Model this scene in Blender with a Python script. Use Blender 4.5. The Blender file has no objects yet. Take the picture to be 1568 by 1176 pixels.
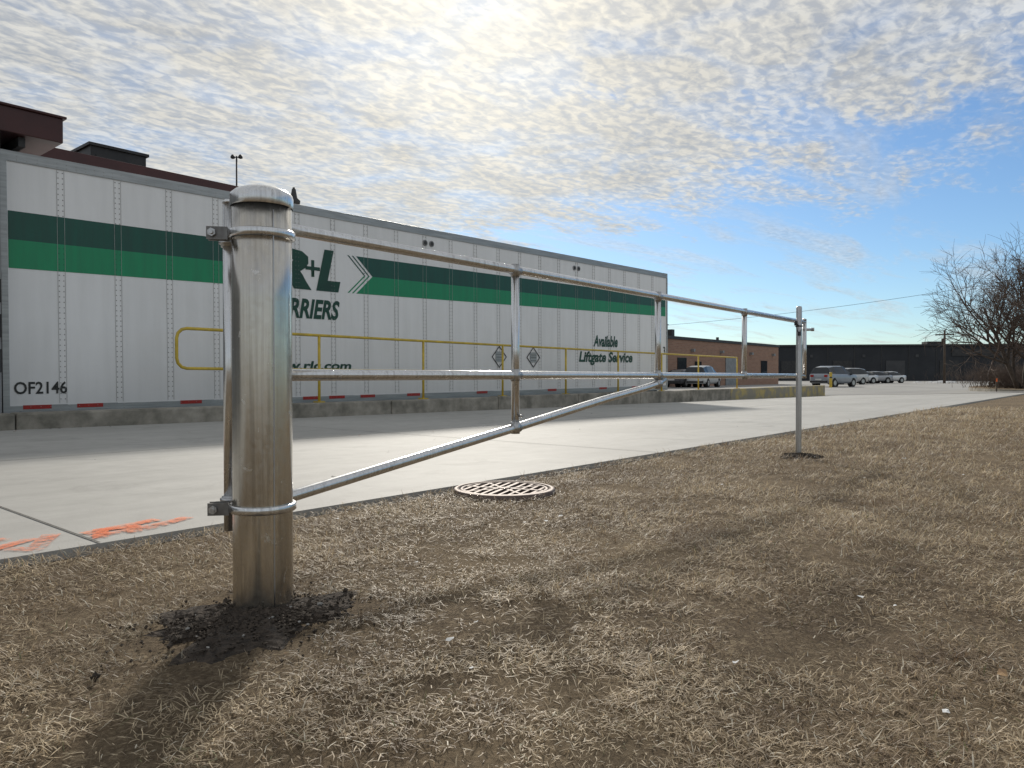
import bpy, math, random
import numpy as np
from mathutils import Vector, Matrix, Quaternion
random.seed(7); rng=np.random.default_rng(11)
scene=bpy.context.scene
R=math.radians

# ------------------------------------------------------------------ helpers
class MB:
    def __init__(s): s.v=[];s.f=[];s.m=[];s.sm=[]
    def face(s,idx,mi=0,smooth=False): s.f.append(tuple(idx)); s.m.append(mi); s.sm.append(smooth)
    def poly(s,pts,mi=0):
        n=len(s.v); s.v+= [tuple(p) for p in pts]; s.face(range(n,n+len(pts)),mi)
    def box(s,a,b,mi=0,M=None):
        x0,y0,z0=a;x1,y1,z1=b;n=len(s.v)
        P=[(x0,y0,z0),(x1,y0,z0),(x1,y1,z0),(x0,y1,z0),(x0,y0,z1),(x1,y0,z1),(x1,y1,z1),(x0,y1,z1)]
        if M is not None: P=[tuple(M@Vector(p)) for p in P]
        s.v+=P
        for q in ((0,3,2,1),(4,5,6,7),(0,1,5,4),(1,2,6,5),(2,3,7,6),(3,0,4,7)): s.face([n+i for i in q],mi)
    def tube(s,p0,p1,r0,r1=None,seg=12,mi=0,caps=True,smooth=True):
        if r1 is None:r1=r0
        p0=Vector(p0);p1=Vector(p1);d=(p1-p0)
        if d.length<1e-6:return
        d.normalize(); a=d.orthogonal().normalized(); b=d.cross(a); n=len(s.v)
        for p,r in((p0,r0),(p1,r1)):
            for i in range(seg):
                t=2*math.pi*i/seg; s.v.append(tuple(p+a*(r*math.cos(t))+b*(r*math.sin(t))))
        for i in range(seg):
            j=(i+1)%seg; s.face((n+i,n+j,n+seg+j,n+seg+i),mi,smooth)
        if caps:
            s.face([n+i for i in range(seg)][::-1],mi); s.face([n+seg+i for i in range(seg)],mi)
    def path(s,pts,r,seg=10,mi=0,closed=False):
        pts=[Vector(p) for p in pts]; n=len(s.v); N=len(pts)
        prev=None
        for k,p in enumerate(pts):
            if closed: d=pts[(k+1)%N]-pts[k-1]
            else: d=pts[min(k+1,N-1)]-pts[max(k-1,0)]
            d.normalize()
            if prev is None: a=d.orthogonal().normalized()
            else:
                a=prev-d*prev.dot(d); a.normalize()
            prev=a; b=d.cross(a)
            rr=r[k] if isinstance(r,(list,tuple)) else r
            for i in range(seg):
                t=2*math.pi*i/seg; s.v.append(tuple(p+a*(rr*math.cos(t))+b*(rr*math.sin(t))))
        for k in range(N if closed else N-1):
            k2=(k+1)%N
            for i in range(seg):
                j=(i+1)%seg; s.face((n+k*seg+i,n+k*seg+j,n+k2*seg+j,n+k2*seg+i),mi,True)
        if not closed:
            s.face([n+i for i in range(seg)][::-1],mi); s.face([n+(N-1)*seg+i for i in range(seg)],mi)
    def lathe(s,prof,c,seg=32,mi=0):
        n=len(s.v)
        for r,z in prof:
            for i in range(seg):
                t=2*math.pi*i/seg; s.v.append((c[0]+r*math.cos(t),c[1]+r*math.sin(t),c[2]+z))
        for k in range(len(prof)-1):
            for i in range(seg):
                j=(i+1)%seg; s.face((n+k*seg+i,n+k*seg+j,n+(k+1)*seg+j,n+(k+1)*seg+i),mi,True)
        s.face([n+(len(prof)-1)*seg+i for i in range(seg)],mi,True)
    def obj(s,name,mats,parent=None,bevel=0,loc=None):
        me=bpy.data.meshes.new(name); me.from_pydata(s.v,[],s.f)
        for m in mats: me.materials.append(m)
        me.polygons.foreach_set('material_index',s.m); me.polygons.foreach_set('use_smooth',s.sm)
        me.update(); o=bpy.data.objects.new(name,me); scene.collection.objects.link(o)
        if parent: o.parent=parent
        if loc: o.location=loc
        if bevel:
            b=o.modifiers.new('b','BEVEL'); b.width=bevel; b.segments=2; b.limit_method='ANGLE'
        return o
def empty(name,loc=(0,0,0),rot=(0,0,0)):
    o=bpy.data.objects.new(name,None); o.location=loc; o.rotation_euler=rot
    o.empty_display_size=.1; scene.collection.objects.link(o); return o

def nn(nt,t,**k):
    n=nt.nodes.new(t)
    for a,b in k.items(): setattr(n,a,b)
    return n
def ramp(nt,fac,stops):
    r=nn(nt,'ShaderNodeValToRGB'); e=r.color_ramp.elements
    while len(e)<len(stops): e.new(.5)
    for i,(p,c) in enumerate(stops):
        e[i].position=p; e[i].color=(c[0],c[1],c[2],1) if not isinstance(c,(int,float)) else (c,c,c,1)
    nt.links.new(fac,r.inputs[0]); return r.outputs[0]
def noise(nt,vec,scale,detail=4,rough=.55,dist=0):
    n=nn(nt,'ShaderNodeTexNoise'); n.inputs['Scale'].default_value=scale; n.inputs['Detail'].default_value=detail
    n.inputs['Roughness'].default_value=rough; n.inputs['Distortion'].default_value=dist
    nt.links.new(vec,n.inputs['Vector']); return n.outputs['Fac']
def mapping(nt,vec,scale=(1,1,1),rot=(0,0,0),loc=(0,0,0)):
    m=nn(nt,'ShaderNodeMapping'); m.inputs['Scale'].default_value=scale; m.inputs['Rotation'].default_value=rot; m.inputs['Location'].default_value=loc
    nt.links.new(vec,m.inputs['Vector']); return m.outputs[0]
def mixc(nt,fac,a,b,mode='MIX'):
    m=nn(nt,'ShaderNodeMix',data_type='RGBA',blend_type=mode)
    for s,v in((m.inputs[0],fac),(m.inputs[6],a),(m.inputs[7],b)):
        if isinstance(v,(int,float)): s.default_value=v
        elif isinstance(v,tuple): s.default_value=(v[0],v[1],v[2],1)
        else: nt.links.new(v,s)
    return m.outputs[2]
def math_(nt,op,a,b=None,c=None,clamp=False):
    m=nn(nt,'ShaderNodeMath',operation=op); m.use_clamp=clamp
    for i,v in enumerate((a,b,c)):
        if v is None: continue
        if isinstance(v,(int,float)): m.inputs[i].default_value=v
        else: nt.links.new(v,m.inputs[i])
    return m.outputs[0]
def base(name):
    m=bpy.data.materials.new(name); m.use_nodes=True; nt=m.node_tree
    p=nt.nodes['Principled BSDF']; tc=nn(nt,'ShaderNodeTexCoord'); return m,nt,p,tc.outputs['Object']
def bump(nt,p,h,strength,dist=.01):
    b=nn(nt,'ShaderNodeBump'); b.inputs['Strength'].default_value=strength; b.inputs['Distance'].default_value=dist
    nt.links.new(h,b.inputs['Height']); nt.links.new(b.outputs[0],p.inputs['Normal'])
def pbr(name,c1,c2=None,scale=8,rough=.5,metal=0,bmp=0,stretch=(1,1,1),lo=.35,hi=.65,bdist=.005):
    m,nt,p,oc=base(name); c2=c2 or tuple(x*.8 for x in c1)
    v=mapping(nt,oc,stretch); f=noise(nt,v,scale,5,.6)
    c=ramp(nt,f,[(lo,c1),(hi,c2)]); nt.links.new(c,p.inputs['Base Color'])
    p.inputs['Roughness'].default_value=rough; p.inputs['Metallic'].default_value=metal
    if bmp: bump(nt,p,f,bmp,bdist)
    return m

# ------------------------------------------------------------------ materials
def m_concrete():
    m,nt,p,oc=base('concrete_paving')
    a=noise(nt,oc,.5,4); b=noise(nt,oc,5,6,.65); c=noise(nt,oc,120,3)
    st=noise(nt,mapping(nt,oc,(.12,2.2,1)),1.5,4)
    sp=noise(nt,oc,1.7,6,.7,.8)
    col=ramp(nt,a,[(.3,(.37,.36,.335)),(.7,(.47,.46,.43))])
    col=mixc(nt,math_(nt,'MULTIPLY',ramp(nt,b,[(.35,0.),(.75,1.)]),.45),col,(.27,.26,.24))
    col=mixc(nt,math_(nt,'MULTIPLY',ramp(nt,st,[(.5,0.),(.7,1.)]),.45),col,(.29,.28,.26))
    col=mixc(nt,math_(nt,'MULTIPLY',ramp(nt,sp,[(.56,0.),(.66,1.)]),.35),col,(.21,.20,.185))
    col=mixc(nt,math_(nt,'MULTIPLY',c,.18),col,(.2,.19,.18))
    nt.links.new(col,p.inputs['Base Color']); p.inputs['Roughness'].default_value=.72
    bump(nt,p,math_(nt,'ADD',c,b),.3,.004); return m
def m_ground():
    m,nt,p,oc=base('dormant_lawn')
    a=noise(nt,oc,.9,5,.6); b=noise(nt,oc,7,5,.7); c=noise(nt,oc,60,6,.75,1.2)
    col=ramp(nt,c,[(.3,(.05,.036,.024)),(.5,(.18,.133,.085)),(.68,(.42,.335,.22))])
    col=mixc(nt,ramp(nt,b,[(.42,0.),(.62,1.)]),col,mixc(nt,.5,col,(.10,.073,.048)))
    col=mixc(nt,math_(nt,'MULTIPLY',ramp(nt,a,[(.45,0.),(.62,1.)]),.6),col,(.27,.205,.13))
    nt.links.new(col,p.inputs['Base Color']); p.inputs['Roughness'].default_value=.95; p.inputs['Specular IOR Level'].default_value=.15
    bump(nt,p,math_(nt,'ADD',c,math_(nt,'MULTIPLY',b,1.5)),.8,.03); return m
def m_blade():
    m,nt,p,oc=base('dry_grass_blades')
    at=nn(nt,'ShaderNodeAttribute'); at.attribute_name='Col'
    nt.links.new(at.outputs['Color'],p.inputs['Base Color']); p.inputs['Roughness'].default_value=.55
    p.inputs['Specular IOR Level'].default_value=.35
    tr=nn(nt,'ShaderNodeBsdfTranslucent'); nt.links.new(at.outputs['Color'],tr.inputs[0])
    mx=nn(nt,'ShaderNodeMixShader'); mx.inputs[0].default_value=.3
    nt.links.new(p.outputs[0],mx.inputs[1]); nt.links.new(tr.outputs[0],mx.inputs[2])
    nt.links.new(mx.outputs[0],nt.nodes['Material Output'].inputs[0]); return m
def m_galv(name='galvanized_steel',dark=1.0,rough=.3,brown=0.):
    m,nt,p,oc=base(name)
    vo=nn(nt,'ShaderNodeTexVoronoi'); vo.inputs['Scale'].default_value=70; nt.links.new(oc,vo.inputs['Vector'])
    vs=nn(nt,'ShaderNodeSeparateColor'); nt.links.new(vo.outputs['Color'],vs.inputs[0])
    st=noise(nt,mapping(nt,oc,(20,20,.35)),3,5,.6); sp=noise(nt,mapping(nt,oc,(1,1,.6)),16,6,.72,.6); lg=noise(nt,mapping(nt,oc,(3,3,1)),2.0,4)
    k=dark; wr_=1+brown*.10; wb_=1-brown*.20
    col=ramp(nt,st,[(.32,(.50*k*wr_,.50*k,.50*k*wb_)),(.5,(.74*k*wr_,.745*k,.75*k*wb_)),(.7,(.55*k*wr_,.55*k,.55*k*wb_))])
    col=mixc(nt,math_(nt,'MULTIPLY',vs.outputs[0],.16),col,(.85*k,.86*k,.88*k))
    col=mixc(nt,math_(nt,'MULTIPLY',ramp(nt,lg,[(.4,0.),(.65,1.)]),.2+brown*.35),col,(.42*k,(.40-.06*brown)*k,(.38-.13*brown)*k))
    stain=ramp(nt,sp,[(.62,0.),(.69,1.)]); col=mixc(nt,math_(nt,'MULTIPLY',stain,.5),col,(.78,.77,.75))
    drk=ramp(nt,sp,[(.30,1.),(.37,0.)]); col=mixc(nt,math_(nt,'MULTIPLY',drk,.4),col,(.2,.18,.16))
    nt.links.new(col,p.inputs['Base Color']); p.inputs['Metallic'].default_value=.95
    r=math_(nt,'ADD',math_(nt,'MULTIPLY',vs.outputs[1],.06),math_(nt,'MULTIPLY',stain,.2)); r=math_(nt,'ADD',r,rough-.04); nt.links.new(r,p.inputs['Roughness'])
    bump(nt,p,math_(nt,'ADD',math_(nt,'MULTIPLY',sp,.5),lg),.08,.004); return m
def m_trailer():
    m,nt,p,oc=base('trailer_white_paint')
    st=noise(nt,mapping(nt,oc,(3,1,.25)),2.2,4,.55); b=noise(nt,oc,1.1,4); f=noise(nt,oc,26,4,.7)
    sx=nn(nt,'ShaderNodeSeparateXYZ'); nt.links.new(oc,sx.inputs[0])
    low=ramp(nt,math_(nt,'MULTIPLY',sx.outputs[2],.28),[(.02,1.),(.35,0.)])
    pan=math_(nt,'FLOOR',math_(nt,'DIVIDE',math_(nt,'ADD',sx.outputs[0],.055),.745))
    wn=nn(nt,'ShaderNodeTexWhiteNoise',noise_dimensions='1D'); nt.links.new(pan,wn.inputs['W'])
    col=ramp(nt,st,[(.35,(.88,.88,.88)),(.8,(.79,.79,.785))])
    col=mixc(nt,math_(nt,'MULTIPLY',wn.outputs[0],.15),col,(.60,.60,.60))
    col=mixc(nt,math_(nt,'MULTIPLY',low,.28),col,(.50,.48,.45))
    col=mixc(nt,math_(nt,'MULTIPLY',ramp(nt,b,[(.45,0.),(.7,1.)]),.15),col,(.60,.60,.59))
    col=mixc(nt,math_(nt,'MULTIPLY',ramp(nt,f,[(.64,0.),(.7,1.)]),.2),col,(.45,.43,.40))
    nt.links.new(col,p.inputs['Base Color']); p.inputs['Roughness'].default_value=.38
    bump(nt,p,b,.25,.02); return m
def m_brick():
    m,nt,p,oc=base('brown_brick')
    br=nn(nt,'ShaderNodeTexBrick'); br.inputs['Scale'].default_value=1.0
    br.inputs['Brick Width'].default_value=.4; br.inputs['Row Height'].default_value=.14; br.inputs['Mortar Size'].default_value=.012
    br.inputs['Color1'].default_value=(.38,.215,.145,1); br.inputs['Color2'].default_value=(.28,.155,.105,1); br.inputs['Mortar'].default_value=(.36,.29,.24,1)
    nt.links.new(mapping(nt,oc,rot=(R(-90),0,0)),br.inputs['Vector'])
    c=mixc(nt,math_(nt,'MULTIPLY',noise(nt,oc,.4,4),.5),br.outputs['Color'],(.27,.165,.115))
    nt.links.new(c,p.inputs['Base Color']); p.inputs['Roughness'].default_value=.9; return m
M_conc=m_concrete(); M_lawn=m_ground(); M_blade=m_blade(); M_galv=m_galv(rough=.25); M_galvp=m_galv('galvanized_post',.80,.22,.55); M_galvd=m_galv('galvanized_steel_weathered',.72,.38); M_trl=m_trailer(); M_brick=m_brick()
M_asph=pbr('asphalt',(.10,.10,.10),(.15,.148,.14),1.2,.9,bmp=.2)
M_lot=pbr('weathered_lot_paving',(.24,.235,.225),(.33,.32,.30),.25,.9,bmp=.2)
M_wall=pbr('dock_wall_concrete',(.36,.33,.28),(.15,.14,.115),3,.9,bmp=.5,bdist=.02)
M_joint=pbr('joint_filler',(.09,.085,.075),(.13,.125,.115),20,.9)
M_soil=pbr('turned_soil',(.026,.020,.015),(.075,.057,.043),45,1,bmp=1,bdist=.02)
M_clod=pbr('soil_clods',(.036,.028,.021),(.085,.066,.050),60,1,bmp=.8)
M_stone=pbr('pale_stone',(.42,.40,.37),(.25,.24,.22),40,.9)
M_litter=pbr('paper_litter',(.75,.75,.74),(.55,.55,.53),30,.7)
M_leaf=pbr('dead_leaf',(.28,.17,.07),(.18,.10,.045),40,.8)
M_iron=pbr('weathered_cast_iron',(.18,.135,.115),(.11,.08,.068),25,.6,.35,bmp=.4)
M_black=pbr('black_void',(.008,.008,.008),(.012,.012,.012),5,.9)
M_rub=pbr('black_rubber',(.02,.02,.02),(.035,.034,.033),20,.8)
M_gdark=pbr('green_paint_dark',(.004,.085,.058),(.008,.065,.048),3,.38,stretch=(3,1,.3))
M_glite=pbr('green_paint_light',(.006,.27,.115),(.010,.225,.10),3,.38,stretch=(3,1,.3))
M_gtext=pbr('green_lettering',(.003,.06,.035),(.004,.045,.03),3,.4)
M_btext=pbr('black_lettering',(.015,.016,.015),(.02,.02,.02),3,.4)
M_seam=pbr('seam_grey',(.46,.46,.45),(.33,.33,.32),6,.5,.2)
M_alu=pbr('aluminium_rail',(.42,.43,.43),(.30,.31,.31),6,.42,.6,stretch=(.3,1,4))
M_rivet=pbr('rivets',(.44,.44,.43),(.33,.33,.32),10,.4,.3)
M_rivetg=pbr('rivets_green',(.02,.11,.08),(.03,.09,.07),10,.4,.2)
M_red=pbr('red_reflector',(.42,.02,.015),(.3,.02,.015),30,.35)
M_yel=pbr('yellow_paint',(.66,.47,.05),(.46,.33,.05),7,.5,bmp=.1)
M_yelw=pbr('worn_yellow_paint',(.44,.35,.14),(.26,.24,.19),3,.85,bmp=.3,lo=.4,hi=.55)
M_maroon=pbr('maroon_metal',(.060,.016,.015),(.042,.012,.012),2,.5)
M_grey=pbr('grey_metal',(.30,.31,.31),(.22,.22,.22),3,.5,.2)
M_dark=pbr('dark_metal',(.03,.03,.032),(.05,.05,.05),3,.55,.3)
M_clamp=pbr('clamp_steel',(.16,.155,.15),(.24,.235,.23),30,.45,.8)
M_bldg=pbr('charcoal_cladding',(.022,.025,.030),(.034,.037,.042),.3,.8)
M_bdoor=pbr('charcoal_door',(.045,.048,.052),(.065,.065,.068),.6,.7)
M_glass=pbr('dark_glass',(.02,.025,.03),(.03,.035,.04),3,.08)
M_bark=pbr('bark',(.12,.095,.078),(.06,.048,.04),14,.95,bmp=.5,stretch=(1,1,.3))
M_twig=pbr('twigs',(.15,.11,.088),(.09,.067,.054),5,.95)
M_wood=pbr('pole_wood',(.10,.075,.055),(.06,.045,.035),6,.9,stretch=(3,3,.2))
M_snow=pbr('old_snow',(.55,.57,.6),(.4,.4,.4),4,.8,bmp=.3)
M_rim=pbr('wheel_rim',(.5,.5,.5),(.4,.4,.4),4,.3,.8)
M_orange_st=pbr('orange_stake',(.8,.16,.03),(.7,.14,.03),6,.6)
def m_orange():
    m,nt,p,oc=base('orange_spray_paint'); f=noise(nt,oc,42,6,.75); g=noise(nt,oc,6,3)
    nt.links.new(ramp(nt,noise(nt,oc,9,3),[(.3,(.85,.17,.04)),(.7,(.80,.30,.16))]),p.inputs['Base Color']); p.inputs['Roughness'].default_value=.8
    nt.links.new(ramp(nt,math_(nt,'ADD',math_(nt,'MULTIPLY',f,.7),math_(nt,'MULTIPLY',g,.3)),[(.41,0.),(.58,.85)]),p.inputs['Alpha']); return m
M_orange=m_orange()

# ------------------------------------------------------------------ ground form
def H(x,y):
    return -0.0075*min(max(x-2.9,0),36)*min(max((y-3.15)/7.35,0),1)
def well(x,y):
    if -12<x<34.01 and 10.80<y<15.0:
        return -1.05 if x<22 else -1.05+(x-22)/12*.80
    return None
def lawnz(x,y):
    return .012*math.sin(x*2.1+y*1.3)*math.cos(y*2.7-x*.7)+.006*math.sin(x*7+1.3*y)*math.sin(6*y)
def grid(name,xs,ys,zf,mat):
    b=MB(); n=len(ys)
    for x in xs:
        for y in ys: b.v.append((x,y,zf(x,y)))
    for i in range(len(xs)-1):
        for j in range(n-1): b.face((i*n+j,(i+1)*n+j,(i+1)*n+j+1,i*n+j+1),0,False)
    return b.obj(name,[mat])
xs=[-3000,-600,-150,-60,-30,-20,-12.02,-12]+[x*.5 for x in range(-22,44)]+[22+i for i in range(0,18)]+[34.02]+[45,60,100,160,400,1000,4000]
xs=sorted(set(xs))
ys=[-4000,-800,-200,-80,-40,-20,-10,-6]+[-5+.5*i for i in range(16)]+[3.06,3.12,3.20]+[3.5+.5*i for i in range(14)]+[10.5,10.79,10.81,12,13,14,14.99,15.01,17,20,25,30,60,100,200,600,1500,4000]
ys=sorted(set(ys))
def gz(x,y):
    w=well(x,y)
    if w is not None: return w
    z=H(x,y)-.028
    if y<3.1 and -8<x<30 and y>-8: z=lawnz(x,y)*(1 if y<2.8 else .3)-.012
    return z
grid('ground',xs,ys,gz,M_lawn)
# driveway slab
b=MB()
dxs=[-30,-20,-10]+[-5+i*1.0 for i in range(41)]; dys=[3.146]+[4+i for i in range(7)]+[10.52]
n=len(dys)
for x in dxs:
    for y in dys: b.v.append((x,y,H(x,y)+.012))
for i in range(len(dxs)-1):
    for j in range(n-1): b.face((i*n+j,(i+1)*n+j,(i+1)*n+j+1,i*n+j+1))
for i in range(len(dxs)-1):
    a0=dxs[i];a1=dxs[i+1]; b.poly([(a0,3.146,-.12),(a1,3.146,-.12),(a1,3.146,.012),(a0,3.146,.012)])
b.obj('concrete_driveway',[M_conc])
# joints
b=MB()
for jx in [-7.8,-3.3,1.18,5.7,10.2,14.7,19.2,23.7,28.2,32.7]:
    for i in range(len(dys)-1):
        y0,y1=dys[i],dys[i+1]
        b.poly([(jx-.005,y0,H(jx,y0)+.016),(jx+.005,y0,H(jx,y0)+.016),(jx+.005,y1,H(jx,y1)+.016),(jx-.005,y1,H(jx,y1)+.016)])
for jy in (6.75,):
    for i in range(len(dxs)-1):
        x0,x1=dxs[i],dxs[i+1]; b.poly([(x0,jy-.006,H(x0,jy)+.016),(x1,jy-.006,H(x1,jy)+.016),(x1,jy+.006,H(x1,jy)+.016),(x0,jy+.006,H(x0,jy)+.016)])
b.obj('pavement_joints',[M_joint])
# lot past the drive
axs=[36+i for i in range(6)]+[60,100,150,260]; ays=[-120,-60,-20,0,3.15,5,7,9,10.5,10.8]
grid('parking_lot',axs,ays,lambda x,y:H(x,y)+.008,M_lot)
grid('dock_yard_paving',[34.1]+[35+i for i in range(6)]+[60,100,150,260],[10.8,13,15,20,40,120],lambda x,y:H(x,y)+.004,M_lot)
grid('dock_well_floor',[-11.98,0,10,22,28,34],[10.86,13,14.95],lambda x,y:well(x,max(10.9,y))+.01,M_asph)
grid('rear_yard_paving',[-12,0,10,20,34],[15.06,20,40],lambda x,y:H(x,y)+.004,M_asph)
b=MB()
pts=[(51+12.5*math.cos(t*math.pi/20),2.6+4.6*math.sin(t*math.pi/20),.06) for t in range(40)]
b.poly(pts)
for i in range(40):
    p=pts[i];q=pts[(i+1)%40]; b.poly([(p[0],p[1],-.2),(q[0],q[1],-.2),q,p],1)
b.obj('grass_island',[M_lawn,M_wall])
# dock wall with worn top
b=MB(); X=-12; rw=random.Random(3)
while X<34:
    x1=min(X+3.0,34)
    yel=1 if X>=24 else 0; dy=rw.uniform(-.006,.006)
    b.box((X,10.50+dy,-1.2),(x1-.014,10.80,.205+.035*(X+12)/46+rw.uniform(-.006,.006)),yel); X=x1
b.box((-12,14.98,-1.2),(34,15.25,.0),0)
b.obj('dock_retaining_wall',[M_wall,M_yelw],bevel=.025)

# orange utility paint
b=MB()
def stroke(pts,w):
    for i in range(len(pts)-1):
        a=Vector(pts[i]);c=Vector(pts[i+1]);d=(c-a).normalized();nrm=Vector((-d.y,d.x))*w/2; e=d*w*.3
        P=[a-nrm-e,c-nrm+e,c+nrm+e,a+nrm-e]; b.poly([(q.x,q.y,.017+.0003*random.random()) for q in P])
stroke([(.70,3.22),(.86,3.36),(.98,3.20)],.06); stroke([(.82,3.30),(1.02,3.42)],.06)
stroke([(1.0,3.26),(1.10,3.44)],.07); stroke([(1.22,3.24),(1.28,3.40),(1.40,3.36),(1.36,3.25)],.06)
stroke([(1.22,3.37),(1.52,3.44)],.07); stroke([(1.42,3.28),(1.64,3.38)],.07);stroke([(1.22,3.28),(1.5,3.33)],.06);stroke([(.6,3.3),(.75,3.42),(.95,3.5)],.06)
b.obj('orange_utility_markings',[M_orange])

# ------------------------------------------------------------------ grass
def vnoise(x,y,s,seed):
    g=np.random.default_rng(seed).random((256,256)); x=x*s+1000.3;y=y*s+1000.7
    xi=np.floor(x).astype(int);yi=np.floor(y).astype(int);fx=x-xi;fy=y-yi;fx=fx*fx*(3-2*fx);fy=fy*fy*(3-2*fy)
    a=g[xi%256,yi%256];b_=g[(xi+1)%256,yi%256];c=g[xi%256,(yi+1)%256];d=g[(xi+1)%256,(yi+1)%256]
    return (a*(1-fx)+b_*fx)*(1-fy)+(c*(1-fx)+d*fx)*fy
PX,PY=1.179,1.951
N=800000
d=0.85+ (rng.random(N)**1.3)*17; ang=R(40.2)+ (rng.random(N)-.5)*R(110)
x=d*np.cos(ang); y=d*np.sin(ang)
dens=.25+.75*(.5*vnoise(x,y,5,1)+.5*vnoise(x,y,16,2))*1.4
bare=vnoise(x,y,2.3,31)*.6+vnoise(x,y,7,32)*.4
dens=dens*np.clip((bare-.25)/.1,.2,1)
lb=np.hypot((x-.80)/.34,(y-1.60)/.24); dens=dens*np.clip(.25+.75*(lb-.5+.5*vnoise(x,y,11,33)),.15,1)
sd=np.hypot((x-PX+.10)/1.15,(y-PY+.12)); fd=np.hypot(x-6.38,y-2.2); gd=np.hypot(x-3.3,y-2.84)
edge=3.13+.05*(vnoise(x,y,9,5)-.5)
keep=(rng.random(N)<dens)&(y<edge)&(sd>.10+.30*vnoise(x,y,13,3))&(fd>.08+.16*vnoise(x,y,9,3))&(gd>.295)
x=x[keep];y=y[keep];d=d[keep];n=len(x)
sc=.72+d*.15
cl=vnoise(x,y,6,8); pat=vnoise(x,y,1.3,9)*.30+vnoise(x,y,4.3,12)*.38+vnoise(x,y,13,13)*.32
L=sc*(.012+.028*rng.random(n))*(.6+.8*cl); W=sc*(.0006+.0009*rng.random(n))
az=rng.random(n)*2*np.pi+2*vnoise(x,y,3,21); tilt=R(2)+R(60)*rng.random(n)**2.0
dx=np.cos(az);dy=np.sin(az)
z0=.012*np.sin(x*2.1+y*1.3)*np.cos(y*2.7-x*.7)+.006*np.sin(x*7+1.3*y)*np.sin(6*y)-.014+.018*rng.random(n)*(.4+.9*vnoise(x,y,12,44))
z0=np.where(y>2.8,z0*.3-.003,z0)
mx=x+dx*L*.55*np.cos(tilt);my=y+dy*L*.55*np.cos(tilt);mz=z0+L*.55*np.sin(tilt)
t2=tilt-R(30)*rng.random(n)
az2=az+ (rng.random(n)-.5)*.8
tx=mx+np.cos(az2)*L*.45*np.cos(t2);ty=my+np.sin(az2)*L*.45*np.cos(t2);tz=mz+L*.45*np.sin(t2)
nx=-dy*W;ny=dx*W
V=np.empty((n,5,3))
V[:,0]=np.stack([x-nx,y-ny,z0],1);V[:,1]=np.stack([x+nx,y+ny,z0],1)
V[:,2]=np.stack([mx+nx*.8,my+ny*.8,mz],1);V[:,3]=np.stack([mx-nx*.8,my-ny*.8,mz],1);V[:,4]=np.stack([tx,ty,tz],1)
me=bpy.data.meshes.new('grass'); me.vertices.add(n*5); me.vertices.foreach_set('co',V.reshape(-1).astype(np.float32))
idx=np.arange(n)[:,None]*5
loops=np.concatenate([idx+np.array([0,1,2,3]),idx+np.array([3,2,4])],1).reshape(-1)
me.loops.add(n*7); me.loops.foreach_set('vertex_index',loops.astype(np.int32))
st=np.stack([np.arange(n)*7,np.arange(n)*7+4],1).reshape(-1)
me.polygons.add(n*2); me.polygons.foreach_set('loop_start',st.astype(np.int32))
me.update(calc_edges=True)
u=rng.random(n)
straw=np.array([.80,.65,.44]);brown=np.array([.22,.150,.092])
t=np.clip(.14+.98*u**1.25*(.4+1.2*pat)+1.25*(pat-.5),0,1)[:,None]; C=brown*(1-t)+straw*t
gr=(rng.random(n)<.02)[:,None]; C=np.where(gr,np.array([.22,.22,.10]),C)
pale=(rng.random(n)<.07)[:,None]; C=np.where(pale,np.array([.88,.80,.64]),C)
nearpost=np.clip(1-(sd[keep]-.20)/.32,0,1)[:,None]; C=C*(1-.6*nearpost)  # blade colour gets darker towards the post base
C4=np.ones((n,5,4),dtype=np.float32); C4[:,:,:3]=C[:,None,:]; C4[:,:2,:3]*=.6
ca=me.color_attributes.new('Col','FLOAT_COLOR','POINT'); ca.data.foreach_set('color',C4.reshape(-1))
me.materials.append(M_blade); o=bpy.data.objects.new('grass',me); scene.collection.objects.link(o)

# soil mounds
def mound(name,cx,cy,rx,ry,h,nclod,seed):
    rr=random.Random(seed); b=MB(); NR=22;NA=72
    b.v.append((cx,cy,h))
    for i in range(1,NR+1):
        for j in range(NA):
            t=2*math.pi*j/NA; q=i/NR
            w=1+.22*math.sin(3*t+seed)+.12*math.sin(7*t+1)+.09*math.sin(13*t)+.06*math.sin(23*t)
            z=h*(1-q)**1.2+rr.uniform(-.006,.007)*(1-q*.5)-.016*q**5
            b.v.append((cx+rx*q*w*math.cos(t),cy+ry*q*w*math.sin(t),z+.002))
    for j in range(NA): b.face((0,1+j,1+(j+1)%NA),0,False)
    for i in range(NR-1):
        for j in range(NA):
            a=1+i*NA+j;c=1+i*NA+(j+1)%NA; b.face((a,a+NA,c+NA,c),0,False)
    for k in range(nclod):
        t=rr.uniform(0,6.283);q=abs(rr.gauss(0,.5)); s=rr.uniform(.0018,.0055)*(2.0 if rr.random()<.04 else 1)
        c=Vector((cx+rx*q*math.cos(t),cy+ry*q*math.sin(t),max(h*(1-q),0)**1.0+s*.3)); n0=len(b.v)
        for vx in [(1,0,0),(-1,0,0),(0,1,0),(0,-1,0),(0,0,1),(0,0,-1),(.6,.6,.5),(-.6,.6,.5),(-.6,-.6,.5),(.6,-.6,.5)]:
            b.v.append(tuple(c+Vector(vx)*s*rr.uniform(.6,1.4)))
        mi=2 if rr.random()<.02 else 1
        for f in [(4,6,7),(4,7,8),(4,8,9),(4,9,6),(0,2,6),(2,7,6),(2,1,7),(1,8,7),(1,3,8),(3,9,8),(3,0,9),(0,6,9),(0,5,2),(2,5,1),(1,5,3),(3,5,0)]:
            b.face([n0+i for i in f],mi,False)
    return b.obj(name,[M_soil,M_clod,M_stone])
mound('soil_patch',PX-.07,PY-.08,.28,.23,.020,2400,2)
mound('soil_patch',6.36,2.17,.20,.16,.02,400,5)

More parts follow.
